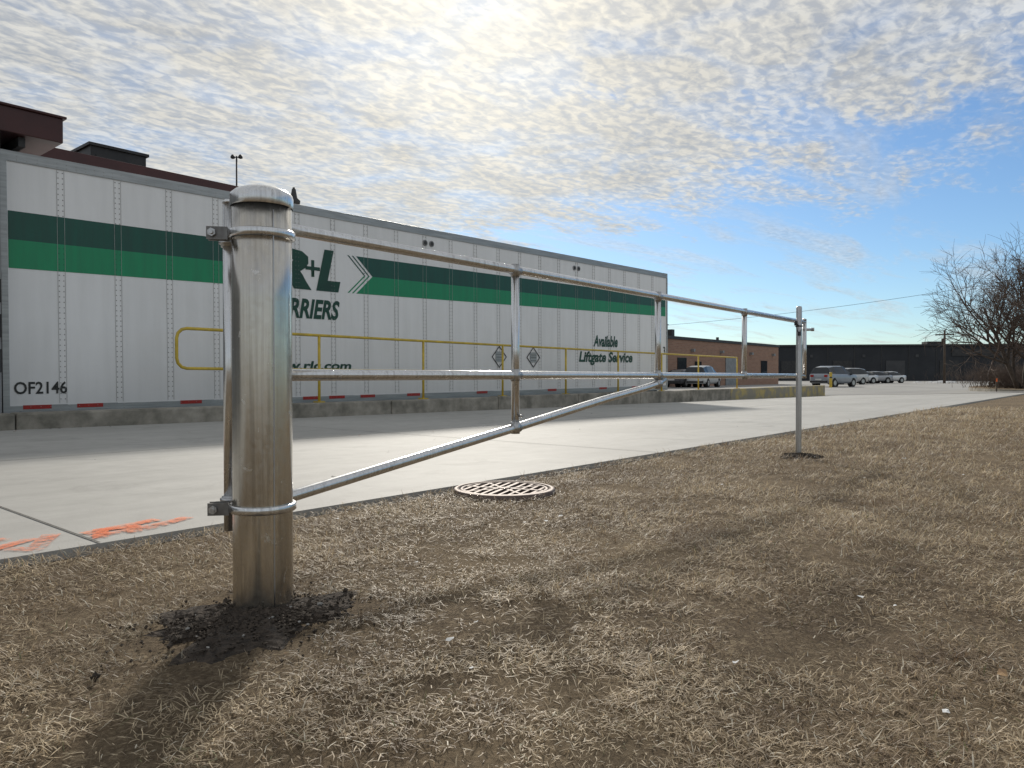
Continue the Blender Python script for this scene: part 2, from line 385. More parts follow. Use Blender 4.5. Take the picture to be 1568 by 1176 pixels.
# litter, leaves
b=MB(); rr=random.Random(4)
def flake(px,py,s,mi):
    z=.016; a=rr.uniform(0,6.28); pts=[]
    for k in range(6):
        t=a+k*math.pi/3; q=s*rr.uniform(.5,1.1); pts.append((px+q*math.cos(t),py+q*.6*math.sin(t),z+rr.uniform(0,s*.35)))
    c=(px,py,z+s*.2)
    for k in range(6): b.poly([c,pts[k],pts[(k+1)%6]],mi)
for (fx,fy,s,mi) in [(2.74,2.0,.03,0),(2.80,2.06,.02,0),(2.66,2.04,.018,0),(2.57,2.1,.02,0),(2.35,.62,.022,0),(1.63,.70,.014,0),(1.66,.28,.012,0),(1.95,.22,.025,1),(1.78,1.95,.010,0),(1.45,1.35,.010,0),
                     (4.2,1.9,.03,0),(3.6,2.4,.02,1),(5.6,2.7,.03,1),(3.2,1.6,.02,1),(1.31,1.31,.016,0),(2.9,1.1,.02,1),(6.5,1.4,.03,0),(7.5,1.9,.04,1)]:
    flake(fx,fy,s,mi)
for k in range(110):
    dd=rr.uniform(1.2,9); aa=R(40.2)+rr.uniform(-.7,.7); fx,fy=dd*math.cos(aa),dd*math.sin(aa)
    if fy<3.0: flake(fx,fy,rr.uniform(.004,.009)*(.6+dd*.2),1 if rr.random()<.55 else 0)
for k in range(90):
    fx=rr.uniform(0,14); fy=rr.uniform(3.3,10.3) if rr.random()<.4 else rr.uniform(10.1,10.45); flake(fx,fy,rr.uniform(.008,.028),2 if rr.random()<.7 else 1)
b.obj('ground_litter',[M_litter,M_leaf,M_rub])

# ------------------------------------------------------------------ drain grate
g=empty('storm_drain_grate',(3.30,2.845,.003))
b=MB(); b.lathe([(.30,-.03),(.30,.010),(.292,.014),(.268,.014),(.268,-.03)],(0,0,0),48); b.f.pop();b.m.pop();b.sm.pop()
b.obj('frame',[M_iron],g)
b=MB(); b.lathe([(.267,-.022),(.001,-.022)],(0,0,0),48); b.obj('pit',[M_black],g)
b=MB(); b.lathe([(.262,-.02),(.262,.009),(.258,.012),(.240,.012),(.240,-.02)],(0,0,0),48); b.f.pop();b.m.pop();b.sm.pop()
for q in range(4):
    a=q*math.pi/2; Mq=Matrix.Rotation(a+R(20),4,'Z')
    b.box((0,-.011,-.018),(.245,.011,.012),0,Mq)
    for k in range(1,5):
        off=.052*k; l=math.sqrt(max(.242**2-off**2,0))
        if q%2==0: b.box((.011,off-.0085,-.018),(l,off+.0085,.010),0,Mq)
        else: b.box((off-.0085,.011,-.018),(off+.0085,l,.010),0,Mq)
    D=Matrix.Rotation(a+R(65),4,'Z'); b.box((.013,-.008,-.018),(.240,.008,.011),0,D)
b.lathe([(.04,-.018),(.04,.013),(.001,.013)],(0,0,0),20)
b.obj('bars',[M_iron],g)

# ------------------------------------------------------------------ gate post + gate
gp=empty('steel_gate_post',(PX,PY,0))
b=MB(); b.lathe([(.084,-.1),(.084,.3),(.084,.6),(.084,.9),(.084,1.196)],(0,0,0),64); b.obj('post',[M_galvp],gp)
b=MB(); b.lathe([(.0865,1.168),(.0885,1.172),(.0885,1.198),(.086,1.206),(.074,1.216),(.050,1.225),(.025,1.230),(.001,1.231)],(0,0,0),64); b.obj('cap',[M_galv],gp)
b=MB(); b.path([(.0845*math.cos(R(-100)),.0845*math.sin(R(-100)),z*.06+.01) for z in range(20)],.0022,6); b.obj('seam',[M_galvd],gp)
SX,SY=1.15,2.078
def ubolt(z):
    c=MB()
    nb=len(c.v); prof=[(.0855,-.011),(.0915,-.011),(.0945,-.008),(.0935,0),(.0945,.008),(.0915,.011),(.0855,.011)]
    for r_,z_ in prof:
        for i in range(64):
            t=2*math.pi*i/64; c.v.append((PX+r_*math.cos(t),PY+r_*math.sin(t),z+z_))
    for k in range(len(prof)-1):
        for i in range(64):
            j=(i+1)%64; c.face((nb+k*64+i,nb+k*64+j,nb+(k+1)*64+j,nb+(k+1)*64+i),0,True)
    Mx=Matrix.Translation((PX-.105,PY+.062,z))@Matrix.Rotation(R(140),4,'Z')
    c.box((-.030,-.026,-.018),(.028,-.020,.018),2,Mx); c.box((-.030,.002,-.018),(.028,.008,.018),2,Mx)
    c.tube(Mx@Vector((.012,-.040,0)),Mx@Vector((.012,.026,0)),.006,seg=8,mi=1)
    c.tube(Mx@Vector((.012,-.038,0)),Mx@Vector((.012,-.028,0)),.012,seg=6,mi=1); c.tube(Mx@Vector((.012,.010,0)),Mx@Vector((.012,.019,0)),.012,seg=6,mi=1)
    c.path([(SX+.027*math.cos(2*math.pi*i/20),SY+.027*math.sin(2*math.pi*i/20),z+.012) for i in range(20)],.006,8,closed=True,mi=1)
    c.path([(SX+.027*math.cos(2*math.pi*i/20),SY+.027*math.sin(2*math.pi*i/20),z-.012) for i in range(20)],.006,8,closed=True,mi=1)
    c.tube((SX,SY,z-.024),(SX,SY,z+.024),.0265,seg=18,mi=1)
    return c
def rel(c,o): c.v=[(p[0]-o[0],p[1]-o[1],p[2]) for p in c.v]; return c
for nm,z in (('upper_hinge',1.088),('lower_hinge',.296)):
    rel(ubolt(z),(PX,PY)).obj(nm,[M_galv,M_galvd,M_clamp],gp)
sg=empty('pipe_swing_gate',(0,0,0))
gy=lambda x:2.075+.0349*(x-1.15)
r=.0195
b=MB(); b.tube((SX,SY,.215),(SX,SY,1.195),.021,seg=20); b.tube((SX,SY,1.195),(SX,SY,1.206),.023,.016,seg=20)
b.obj('stile',[M_galv],sg)
b=MB()
def P(x,z): return (x,gy(x),z)
b.path([P(1.155,1.150),P(3,1.153),P(5,1.155),P(6.74,1.156)],r,16); b.obj('top_rail',[M_galv],sg)
b=MB(); b.path([P(1.155,.682),P(3,.681),P(5,.679),P(6.74,.676)],r,16); b.obj('middle_rail',[M_galv],sg)
b=MB(); b.path([P(1.155,.262),P(1.4,.295),P(2.0,.375),P(2.538,.446),P(3.3,.552),P(3.75,.607),P(3.93,.633),P(4.0,.655)],r,16); b.obj('diagonal_brace',[M_galv],sg)
b=MB()
for xx,zb,zt in ((2.538,.43,1.15),(3.918,.60,1.15),(5.307,.68,1.15),(6.76,.655,1.18)):
    b.tube(P(xx,zb),P(xx,zt),.0185,seg=16)
b.tube(P(6.76,1.18),P(6.76,1.19),.021,.01,seg=16)
b.obj('uprights',[M_galv],sg)
b=MB()
for xx,z in ((2.538,1.15),(2.538,.681),(2.538,.446),(3.918,1.15),(3.918,.681),(3.918,.63),(5.307,1.15),(5.307,.679)):
    b.tube(P(xx-.028,z),P(xx+.028,z),.0213,seg=16)
    b.tube(P(xx,z-.027),P(xx,z+.027),.0205,seg=16)
b.tube((2.538,gy(2.538)-.02,.50),(2.538,gy(2.538)-.045,.50),.006,seg=6)
b.obj('welded_collars',[M_galvd],sg)
b=MB(); b.tube(P(6.74,1.09),(6.92,gy(6.8)-.02,1.10),.012,seg=8); b.tube((6.92,gy(6.8)-.02,1.085),(6.92,gy(6.8)-.02,1.115),.016,seg=8)
b.obj('latch_fork',[M_galvd],sg)
lp=empty('latch_post',(6.385,2.19,0))
b=MB(); b.lathe([(.0235,-.1),(.0235,.5),(.0235,1.255),(.020,1.268),(.001,1.272)],(0,0,0),24); b.obj('post',[M_galvd],lp)
b=MB(); b.tube((0,0,1.10),(-.12,-.015,1.115),.008,seg=8); b.tube((-.12,-.015,1.10),(-.12,-.015,1.135),.014,seg=8)
b.path([(.026*math.cos(t*math.pi/8),.026*math.sin(t*math.pi/8),1.10) for t in range(16)],.006,6,closed=True)
b.path([(-.10,-.01,1.10),(-.09,-.02,1.05),(-.06,-.03,1.03),(-.03,-.03,1.07)],.004,6)
b.box((-.085,-.035,1.015),(-.05,-.018,1.05))
b.obj('latch_chain',[M_dark],lp)

# ------------------------------------------------------------------ yellow railing
yr=empty('yellow_safety_railing',(0,10.68,0)); b=MB(); zt,zl=1.375,.785
loop=[(24.9,0,zt)]+[(x,0,zt) for x in (20,15,10)]+[(5.22+.15*math.cos(a),0,zt-.15+.15*math.sin(a)) for a in (R(90),R(120),R(150),R(180))]+[(5.22+.15*math.cos(a),0,zl+.15+.15*math.sin(a)) for a in (R(180),R(210),R(240),R(270))]+[(x,0,zl) for x in (10,15,20,24.9)]
loop=[(p[0],p[1],p[2]-(p[0]-5)*.0035) for p in loop]
b.path(loop,.024,8); b.obj('rails',[M_yel],yr)
b=MB()
for x in (7.53,9.95,12.33,14.7,17.1,19.5,21.9,24.9):
    b.tube((x,0,.2),(x,0,zt-(x-5)*.0035),.024,seg=10); b.box((x-.07,-.07,.215),(x+.07,.07,.24))
b.obj('posts',[M_yel],yr)

# ------------------------------------------------------------------ trailer
tr=empty('semi_trailer',(3.155,11.5,.15),(0,R(-.36),R(-1.83)))
LT=17.19; HT=3.52
b=MB(); b.box((0,0,0),(LT,2.6,HT)); b.obj('body',[M_trl],tr,bevel=.012)
def zb(s): return 1.967+(2.225-1.967)*s/LT
def zm(s): return 2.35+(2.50-2.35)*s/LT
def ztp(s): return 2.733+(2.81-2.733)*s/LT
b=MB(); y=-.004
def band(s0,s1,f0,f1,mi): b.poly([(s0,y,f0(s0)),(s1,y,f0(s1)),(s1,y,f1(s1)),(s0,y,f1(s0))],mi)
band(.06,3.15,zb,zm,1); band(.06,3.15,zm,ztp,0)
tip=6.06; bs=5.68
b.poly([(bs,y,zb(bs)),(LT-.1,y,zb(LT)),(LT-.1,y,zm(LT)),(tip,y,zm(tip))],1)
b.poly([(tip,y,zm(tip)),(LT-.1,y,zm(LT)),(LT-.1,y,ztp(LT)),(bs,y,ztp(bs))],0)
for off in (-.10,-.20):
    s0=bs+off;t0=tip+off;w=.035
    b.poly([(s0,y,zb(bs)),(s0+w,y,zb(bs)),(t0+w,y,zm(tip)),(t0,y,zm(tip))],1)
    b.poly([(t0,y,zm(tip)),(t0+w,y,zm(tip)),(s0+w,y,ztp(bs)),(s0,y,ztp(bs))],0)
b.obj('green_stripes',[M_gdark,M_glite],tr)
def text(body,s0,s1,z0,z1,mat,shear=.22,bold=.0):
    cu=bpy.data.curves.new('t','FONT'); cu.body=body; cu.size=1; cu.shear=shear; cu.offset=bold; cu.resolution_u=3
    o=bpy.data.objects.new('t',cu); scene.collection.objects.link(o); dg=bpy.context.evaluated_depsgraph_get(); dg.update()
    me=bpy.data.meshes.new_from_object(o.evaluated_get(dg)); bpy.data.objects.remove(o)
    co=np.empty(len(me.vertices)*3); me.vertices.foreach_get('co',co); co=co.reshape(-1,3)
    mn=co.min(0);mxx=co.max(0); out=np.empty_like(co)
    out[:,0]=s0+(co[:,0]-mn[0])/(mxx[0]-mn[0])*(s1-s0); out[:,2]=z0+(co[:,1]-mn[1])/(mxx[1]-mn[1])*(z1-z0); out[:,1]=-.007
    me.vertices.foreach_set('co',out.reshape(-1)); me.materials.clear(); me.materials.append(mat); me.update()
    o=bpy.data.objects.new('lettering',me); scene.collection.objects.link(o); o.parent=tr
text('R',3.72,4.70,2.04,2.74,M_gtext,.25,.06); text('L',4.80,5.32,2.04,2.80,M_gtext,.25,.06); text('+',4.58,4.88,2.28,2.58,M_gtext,0,.01)
text('CARRIERS',3.80,5.30,1.52,1.88,M_gtext,.25,.035)
text('www.rlc.com',3.7,5.55,.60,.76,M_gtext,.15,.03)
text('Available',13.35,14.50,1.22,1.53,M_gtext,.22,.035); text('Liftgate Service',12.70,15.25,.72,1.09,M_gtext,.22,.035)
text('OF2146',.10,.74,.275,.445,M_btext,0,.018); text('3',16.95,17.08,1.05,1.3,M_btext,0,.02)
# seams and rivets
b=MB(); rv=MB()
def rivet(s,z,mi):
    q=.0085; n0=len(rv.v)
    rv.v+=[(s-q,-.002,z),(s-q*.7,-.002,z-q*.7),(s,-.002,z-q),(s+q*.7,-.002,z-q*.7),(s+q,-.002,z),(s+q*.7,-.002,z+q*.7),(s,-.002,z+q),(s-q*.7,-.002,z+q*.7),(s,-.014,z)]
    for i in range(8): rv.face((n0+i,n0+(i+1)%8,n0+8),mi,True)
s=.69; seams=[]
while s<LT-.3: seams.append(s); s+=.745
for s in seams:
    b.box((s-.048,-.0065,.14),(s-.044,-.003,HT-.14),0); b.box((s+.044,-.0065,.14),(s+.048,-.003,HT-.14),0)
    z=.2
    while z<HT-.15:
        g_=zb(s)<z<ztp(s) and not(3.15<s<5.7)
        for o_ in (-.028,.028): rivet(s+o_,z,1 if g_ else 0)
        z+=.075
s=.05
while s<LT:
    for z in (.05,.10,HT-.05,HT-.10): rivet(s,z+0,0) 
    s+=.12
b.obj('panel_seams',[M_seam],tr); 
rv.v=[(p[0],p[1]-(.013 if (p[2]<.13 or p[2]>HT-.13) else .0),p[2]) for p in rv.v]
rv.obj('rivets',[M_rivet,M_rivetg],tr)
b=MB(); b.box((-.01,-.016,HT-.13),(LT+.01,.0,HT+.012)); b.box((-.01,-.016,-.02),(LT+.01,0,.12)); b.box((LT-.05,-.018,.12),(LT+.012,.1,HT-.13)); b.box((-.03,-.02,-.05),(.05,.1,HT+.012))
b.obj('side_rails',[M_alu],tr,bevel=.004)
b=MB()
for s in (.20,.86,2.32,4.5,5.05,5.75,6.9,8.9,11.4,13.6,15.2,16.5): b.box((s,-.021,.07),(s+.34,-.016,.125),0)
for s in (.20+.34,.86+.34,2.32+.34,5.05+.34,8.9+.34): b.box((s,-.0195,.07),(s+.2,-.016,.125),1)
b.obj('reflective_tape',[M_red,M_alu],tr)
b=MB()
for s0 in (7.5,12.6):
    for o_ in (-.09,.09):
        c=(s0+o_,-.002,3.23)
        b.tube((c[0],-.001,c[2]),(c[0],-.02,c[2]),.062,seg=20,mi=0); b.tube((c[0],-.02,c[2]),(c[0],-.025,c[2]),.042,seg=20,mi=1)
b.obj('side_vents',[M_grey,M_dark],tr)
b=MB()
for s0 in (9.65,10.86):
    q=.24;z0=.90
    for a,c_ in (((-q,0),(0,q)),((0,q),(q,0)),((q,0),(0,-q)),((0,-q),(-q,0))):
        b.tube((s0+a[0],-.012,z0+a[1]),(s0+c_[0],-.012,z0+c_[1]),.009,seg=6,mi=0)
    b.box((s0-.12,-.014,z0-.12),(s0+.12,-.006,z0+.12),1)
    for k in range(3): b.box((s0-.10,-.016,z0-.08+k*.065),(s0+.10,-.0145,z0-.07+k*.065),0)
b.obj('placard_frames',[M_dark,M_alu],tr)
b=MB()
for s0 in (1.9,3.15):
    for yy in (.05,.33,1.95,2.25):
        b.tube((s0,yy,-.62),(s0,yy+.26,-.62),.50,seg=28,mi=0); b.tube((s0,yy-.005,-.62),(s0,yy+.02,-.62),.27,seg=20,mi=1)
    b.tube((s0,.2,-.62),(s0,2.4,-.62),.07,seg=8,mi=2)
for s0 in (13.2,):
    for yy in (.35,2.1): b.box((s0,yy,-1.0),(s0+.16,yy+.16,0),2); b.box((s0-.08,yy-.06,-1.03),(s0+.24,yy+.22,-1.0),2)
b.box((.5,.7,-.35),(4.6,1.9,-.05),2)
for k in range(28): b.box((.4+k*.6,.02,-.10),(.46+k*.6,2.58,-.021),2)
b.obj('running_gear',[M_rub,M_rim,M_dark],tr)

# ------------------------------------------------------------------ terminal building with canopy
tb=empty('freight_terminal')
b=MB(); b.box((-14,11.22,-1.2),(3.04,15.3,3.84),0); b.box((-14,15.3,-1.2),(9.3,32,4.62),0); b.obj('walls',[M_grey],tb)
b=MB(); b.box((-14.1,15.16,4.50),(9.45,32.1,4.86)); b.obj('roof_edge',[M_maroon],tb,bevel=.01)
b=MB(); b.box((-14,11.28,3.87),(3.80,15.1,4.20)); 
b.box((-14,11.25,4.20),(3.84,15.1,4.235)); b.obj('canopy',[M_maroon],tb,bevel=.01)
b=MB(); 
for x in (3.3,2.2,1.0): b.box((x,11.4,3.74),(x+.08,15.0,3.866))
for z in (.9,1.35,1.8): b.box((2.85,11.14,z-.18),(3.02,11.22,z+.12))
b.tube((2.6,11.2,-.2),(2.6,11.2,3.8),.04,seg=8); b.obj('dock_fittings',[M_dark],tb)
b=MB(); b.box((6.25,17,4.86),(7.4,18.6,5.58)); b.box((6.2,16.95,5.58),(7.45,18.65,5.64)); b.box((6.35,16.98,5.0),(6.75,17,5.4)); b.obj('rooftop_unit',[M_dark],tb)
b=MB(); 
for k in range(24): b.box((-13+k*.9,15.29,.0),(-12.95+k*.9,15.295,4.5))
b.obj('wall_ribs',[M_grey],tb)

def lamp(x,y,h,r=.09,style=0):
    e=empty('street_lamp',(x,y,0)); b=MB(); b.tube((0,0,-.3),(0,0,h),r,r*.6,seg=12); b.obj('pole',[M_dark],e)
    b=MB()
    if style==0:
        a=Vector((.645,-.764,0)); b.tube(-a*.13+Vector((0,0,h-.04)),a*.13+Vector((0,0,h-.04)),.02,seg=8)
        for sg_ in(-1,1):
            c=a*.14*sg_; b.lathe([(.02,h-.10),(.075,h-.08),(.08,h-.02),(.04,h+.05),(.01,h+.06)],(c.x,c.y,0),12)
    else:
        b.lathe([(.03,h-.42),(.15,h-.40),(.16,h-.33),(.09,h-.26),(.06,h-.12),(.05,h-.05),(.01,h)],(0,0,0),16)
    b.obj('luminaire',[M_dark],e)
lamp(14.1,25,8.65,.05); lamp(10.55,16.0,5.35,.05,1)

# ------------------------------------------------------------------ background buildings
bb=empty('brick_building',(0,0,-.27))
b=MB(); b.box((44,30,-.3),(81,48,4.05)); b.obj('walls',[M_brick],bb)
b=MB(); b.box((43.9,29.9,4.05),(81.1,48.1,4.30)); b.obj('roof_edge',[M_dark],bb)
b=MB()
for x in (50,57.5,76): b.box((x,29.93,1.2),(x+1.6,30.0,2.5),0)
b.box((60.8,29.92,0),(62.0,29.99,2.2),0); b.box((67.2,29.92,0),(69.6,29.99,2.8),1)
for x in (54,60,66,73,79): b.box((x,29.7,3.05),(x+.35,30,3.3),1)
b.obj('windows_and_doors',[M_glass,M_grey],bb)
b=MB(); b.tube((57.3,31,4.3),(57.3,31,5.3),.18,seg=12); b.tube((57.3,31,5.3),(57.3,31,5.45),.32,.1,seg=12); b.box((58.4,31,4.3),(58.9,31.6,5.0)); b.tube((72,33,4.3),(72,33,4.9),.15,seg=10)
b.obj('roof_stacks',[M_dark],bb)
wb=empty('dark_warehouse',(142,36.5,-.27),(0,0,R(-57)))
b=MB(); b.box((-30,0,-.3),(110,40,6.2)); b.obj('walls',[M_bldg],wb)
b=MB(); b.box((-30.2,-.3,6.2),(110.2,40,6.5)); b.obj('parapet',[M_dark],wb)
b=MB()
for k in range(14):
    x=-24+k*9; b.box((x,-.12,0),(x+3.2,0,3.6),0 if k%3 else 1)
    b.box((x+5,-.1,4.2),(x+5.5,0,4.7),1)
for k in range(30): b.box((-30+k*4.6,-.06,0),(-29.85+k*4.6,0,6.2),2)
b.box((14,-.2,4.4),(22,0,5.6),2)
b.obj('dock_doors',[M_dark,M_bdoor,M_dark],wb)
b=MB()
for x in (12,50): b.box((x,5,6.5),(x+2.4,7.5,7.2))
b.tube((24,6,6.5),(24,6,8.2),.12,seg=6); b.obj('rooftop_units',[M_dark],wb)

# ------------------------------------------------------------------ cars
def car(loc,rotz,col,kind='sedan'):
    e=empty('parked_car',loc,(0,0,rotz)); paint=pbr('car_paint',col,tuple(c*.9 for c in col),2,.28,.3)
    if kind=='suv':
        st=[(-2.25,.45,.80,.72,.80,.60),(-2.18,.30,1.05,.86,1.08,.74),(-1.95,.28,1.08,.90,1.60,.66),(-1.2,.27,1.06,.92,1.72,.68),(0,.27,1.05,.92,1.73,.68),(.45,.27,1.04,.92,1.66,.66),(1.15,.27,1.03,.92,1.07,.78),(1.9,.29,.98,.90,1.0,.76),(2.2,.33,.82,.82,.85,.68),(2.3,.45,.66,.70,.68,.6)]
    else:
        st=[(-2.3,.45,.75,.68,.78,.58),(-2.22,.30,.92,.82,.95,.70),(-1.7,.27,.96,.88,1.02,.72),(-1.1,.27,.95,.89,1.36,.60),(-.3,.27,.93,.90,1.44,.60),(.35,.27,.92,.90,1.41,.60),(1.15,.27,.91,.89,.94,.76),(1.9,.29,.80,.86,.84,.70),(2.2,.33,.68,.78,.70,.62),(2.32,.45,.56,.66,.58,.55)]
    b=MB(); rows=[]
    for (x,z0,zbt,w,zt,wt) in st:
        n0=len(b.v)
        b.v+=[(x,w*.88,z0),(x,w,z0+.18),(x,w,zbt-.08),(x,w*.96,zbt),(x,wt,zt-.05 if zt>zbt+.2 else zt),(x,wt*.75,zt+.01),(x,-wt*.75,zt+.01),(x,-wt,zt-.05 if zt>zbt+.2 else zt),(x,-w*.96,zbt),(x,-w,zbt-.08),(x,-w,z0+.18),(x,-w*.88,z0)]
        rows.append(n0)
    for k in range(len(rows)-1):
        a,c=rows[k],rows[k+1]; g0=st[k][4]>st[k][2]+.2; g1=st[k+1][4]>st[k+1][2]+.2
        for i in range(12):
            j=(i+1)%12; mi=0
            if i in(3,7) and (g0 or g1): mi=1
            if i in(4,5,6) and (g0!=g1): mi=1
            b.face((a+i,a+j,c+j,c+i),mi,mi==0 and i not in (11,))
    b.face([rows[0]+i for i in range(12)],0); b.face([rows[-1]+i for i in range(12)][::-1],0)
    b.obj('body',[paint,M_glass],e)
    b=MB()
    for x in(-1.38,1.42):
        for sy in(-1,1):
            b.tube((x,sy*.70,.33),(x,sy*.925,.33),.335,seg=24,mi=0); b.tube((x,sy*.92,.33),(x,sy*.935,.33),.21,seg=16,mi=1)
            b.tube((x,sy*.6,.36),(x,sy*.918,.36),.39,seg=24,mi=2)
    b.obj('wheels',[M_rub,M_rim,M_black],e)
    b=MB(); zz=.9 if kind=='suv' else .78
    for sy in(-1,1):
        b.box((-2.26,sy*.62-.14,zz-.08),(-2.2,sy*.62+.14,zz+.10),0); b.box((2.14,sy*.58-.14,.62),(2.26,sy*.58+.14,.74),1); b.box((.85,sy*.98-.08,.98),(1.0,sy*.98+.08,1.1),2)
    b.box((-2.33,-.26,.55),(-2.27,.26,.67),1); b.box((2.24,-.45,.42),(2.325,.45,.56),2); b.box((-2.34,-.75,.36),(-2.2,.75,.50),2)
    b.obj('lights_and_trim',[M_red,M_litter,M_dark],e)
def W(k,d): return (d*(.645*k+.764),d*(.645-.764*k))
for px,dd,rot,col,kd in ((1277,62,-14,(.36,.39,.43),'suv'),(1314,86,150,(.72,.73,.74),'sedan'),(1337,90,148,(.42,.43,.45),'sedan'),(1359,93,150,(.78,.78,.78),'sedan'),
                         (1076,60,8,(.68,.70,.70),'suv'),(1043,60,8,(.10,.10,.11),'sedan'),(1296,79,150,(.6,.6,.6),'suv')):
    q=W((px-784)/1130,dd); car((q[0],q[1],-.26),R(rot),col,kd)

e=empty('yellow_bollard',(W(.432,58)[0],W(.432,58)[1],-.27)); b=MB(); b.lathe([(.11,-.1),(.11,1.1),(.09,1.18),(.01,1.21)],(0,0,0),16); b.obj('post',[M_yel],e)
b=MB(); b.lathe([(.113,.75),(.113,.85)],(0,0,0),16); b.obj('band',[M_dark],e)
q=W(.586,90); e=empty('utility_pole',(q[0],q[1],-.3)); b=MB(); b.tube((0,0,0),(0,0,6.5),.16,.11,seg=10); b.box((-.1,-1.0,5.9),(.1,1.0,6.05)); b.tube((.2,.2,4.8),(.2,.2,5.5),.2,seg=10); b.obj('pole',[M_wood],e)
b=MB()
A=Vector((W(.18,70)[0],W(.18,70)[1],5.3));B=Vector((W(.72,55)[0],W(.72,55)[1],8.2)); pts=[A.lerp(B,t/14)-Vector((0,0,.9*4*(t/14)*(1-t/14)*.5)) for t in range(15)]
b.path(pts,.014,5); b.obj('overhead_wire',[M_dark])
e=empty('survey_stake',(W(.657,31)[0],W(.657,31)[1],0)); b=MB(); b.box((-.03,-.02,0),(.03,.02,.55),0); b.box((-.035,-.025,.42),(.035,.025,.56),1); b.obj('lath',[M_wood,M_orange_st],e)
b=MB(); rr=random.Random(9)
for k in range(6):
    q=W(rr.uniform(.54,.60),rr.uniform(100,110)); s=rr.uniform(.3,.7); b.lathe([(s*1.8,0),(s*1.4,s*.2),(s*.7,s*.35),(.05,s*.42)],(q[0],q[1],-.28),9)
b.obj('snow_pile',[M_snow])

# ------------------------------------------------------------------ bare trees and brush
def tree(name,loc,height,seed,levels=5,spread=1.0,trunks=1):
    rr=random.Random(seed); b=MB(); e=empty(name,loc)
    def branch(p,d,L,r,lev):
        nseg=6 if lev<3 else 3; pts=[p]; rs=[r]; dd=d.copy(); kids=[]
        for i in range(nseg):
            dd=(dd+Vector((rr.uniform(-1,1),rr.uniform(-1,1),rr.uniform(-.4,.7)))*(.10+.05*lev)).normalized()
            pts.append(pts[-1]+dd*L/nseg); rs.append(r*(1-.75*(i+1)/nseg)+.003); kids.append((pts[-1].copy(),dd.copy(),rs[-1]))
        b.path(pts,rs,8 if lev==0 else (5 if lev<3 else 3),0 if lev<2 else 1)
        if lev>=levels: return
        nk=[9,7,5,4,3][min(lev,4)]
        for k in range(nk):
            t=rr.uniform(.15 if lev==0 else .22,1)*(nseg-1); i=min(int(t),nseg-1); kp,kd,kr=kids[i]
            ax=kd.orthogonal().normalized(); ax.rotate(Quaternion(kd,rr.uniform(0,6.283)))
            nd=kd.copy(); nd.rotate(Quaternion(ax,R(rr.uniform(22,60))*spread)); nd.z+=.10
            branch(kp,nd.normalized(),L*rr.uniform(.48,.74),max(kr*.68,.005),lev+1)
    for k in range(trunks):
        branch(Vector((rr.uniform(-.3,.3)*(trunks-1),rr.uniform(-.3,.3)*(trunks-1),-.1)),Vector((rr.uniform(-.3,.3),rr.uniform(-.3,.3),1)).normalized(),height*.62,height*.019,0)
    b.obj('branches',[M_bark,M_twig],e)
tree('bare_tree',(42.0,3.9,.05),7.0,3,4,1.1,2)
tree('bare_tree',(45.6,1.5,.05),9.0,14,4,1.1)
tree('bare_tree',(51.0,3.4,.05),8.0,21,4,1.1)
def brush(name,loc,w,h,n,seed):
    rr=random.Random(seed); b=MB()
    for k in range(n):
        x=rr.gauss(0,w*.4);y_=rr.gauss(0,w*.4); p=Vector((x,y_,-.05)); d_=Vector((rr.uniform(-.6,.6),rr.uniform(-.6,.6),1)).normalized(); L_=h*rr.uniform(.4,1)
        q=p+d_*L_*.5; b.path([p,q,q+(d_+Vector((rr.uniform(-.4,.4),rr.uniform(-.4,.4),0))).normalized()*L_*.5],[.010,.006,.002],3)
        for m_ in range(4):
            dd=(d_+Vector((rr.uniform(-1,1),rr.uniform(-1,1),rr.uniform(-.2,.6)))).normalized(); b.tube(q,q+dd*L_*.35,.005,.002,3,0,False)
    b.obj(name,[M_twig],loc=loc)
brush('dry_shrub',(43.5,4.4,.05),1.6,1.5,300,1); brush('dry_shrub',(48,5.2,.05),2.2,1.8,320,2); brush('dry_shrub',(41.0,3.0,.05),1.2,.8,140,3)
brush('dry_shrub',(100,14,-.2),5,2.5,200,5)

# ------------------------------------------------------------------ sky, sun, camera
EL=R(28.5); AZ=R(44.3)
S=Vector((math.cos(EL)*math.cos(AZ),math.cos(EL)*math.sin(AZ),math.sin(EL)))
w=bpy.data.worlds.new('World'); scene.world=w; w.use_nodes=True; nt=w.node_tree; bg=nt.nodes['Background']; bg.inputs[1].default_value=.1
sky=nn(nt,'ShaderNodeTexSky',sky_type='NISHITA'); sky.sun_disc=False; sky.sun_elevation=EL; sky.sun_rotation=R(90)-AZ; sky.air_density=1.0; sky.dust_density=.25; sky.ozone_density=2.8
tc=nn(nt,'ShaderNodeTexCoord'); D_=tc.outputs['Generated']
sp=nn(nt,'ShaderNodeSeparateXYZ'); nt.links.new(D_,sp.inputs[0])
zc=math_(nt,'ADD',math_(nt,'MAXIMUM',sp.outputs[2],0.0),.03)
X_=math_(nt,'DIVIDE',sp.outputs[0],zc);Y_=math_(nt,'DIVIDE',sp.outputs[1],zc)
cb=nn(nt,'ShaderNodeCombineXYZ'); nt.links.new(X_,cb.inputs[0]); nt.links.new(Y_,cb.inputs[1]); Pv=cb.outputs[0]
big=noise(nt,Pv,.55,4,.55,.3); mid=noise(nt,mapping(nt,Pv,(1,2.2,1),(0,0,R(25))),1.6,5,.6,.4)
cell=noise(nt,mapping(nt,Pv,(1,1.6,1),(0,0,R(-15))),16,3,.5,.5); fine=noise(nt,Pv,42,3,.6,.3)
thin=ramp(nt,noise(nt,Pv,2.6,4,.6,.6),[(.46,0.),(.68,1.)])
wis=noise(nt,mapping(nt,Pv,(.35,1.5,1),(0,0,R(-30)),(3,1,0)),1.5,6,.62,.5)
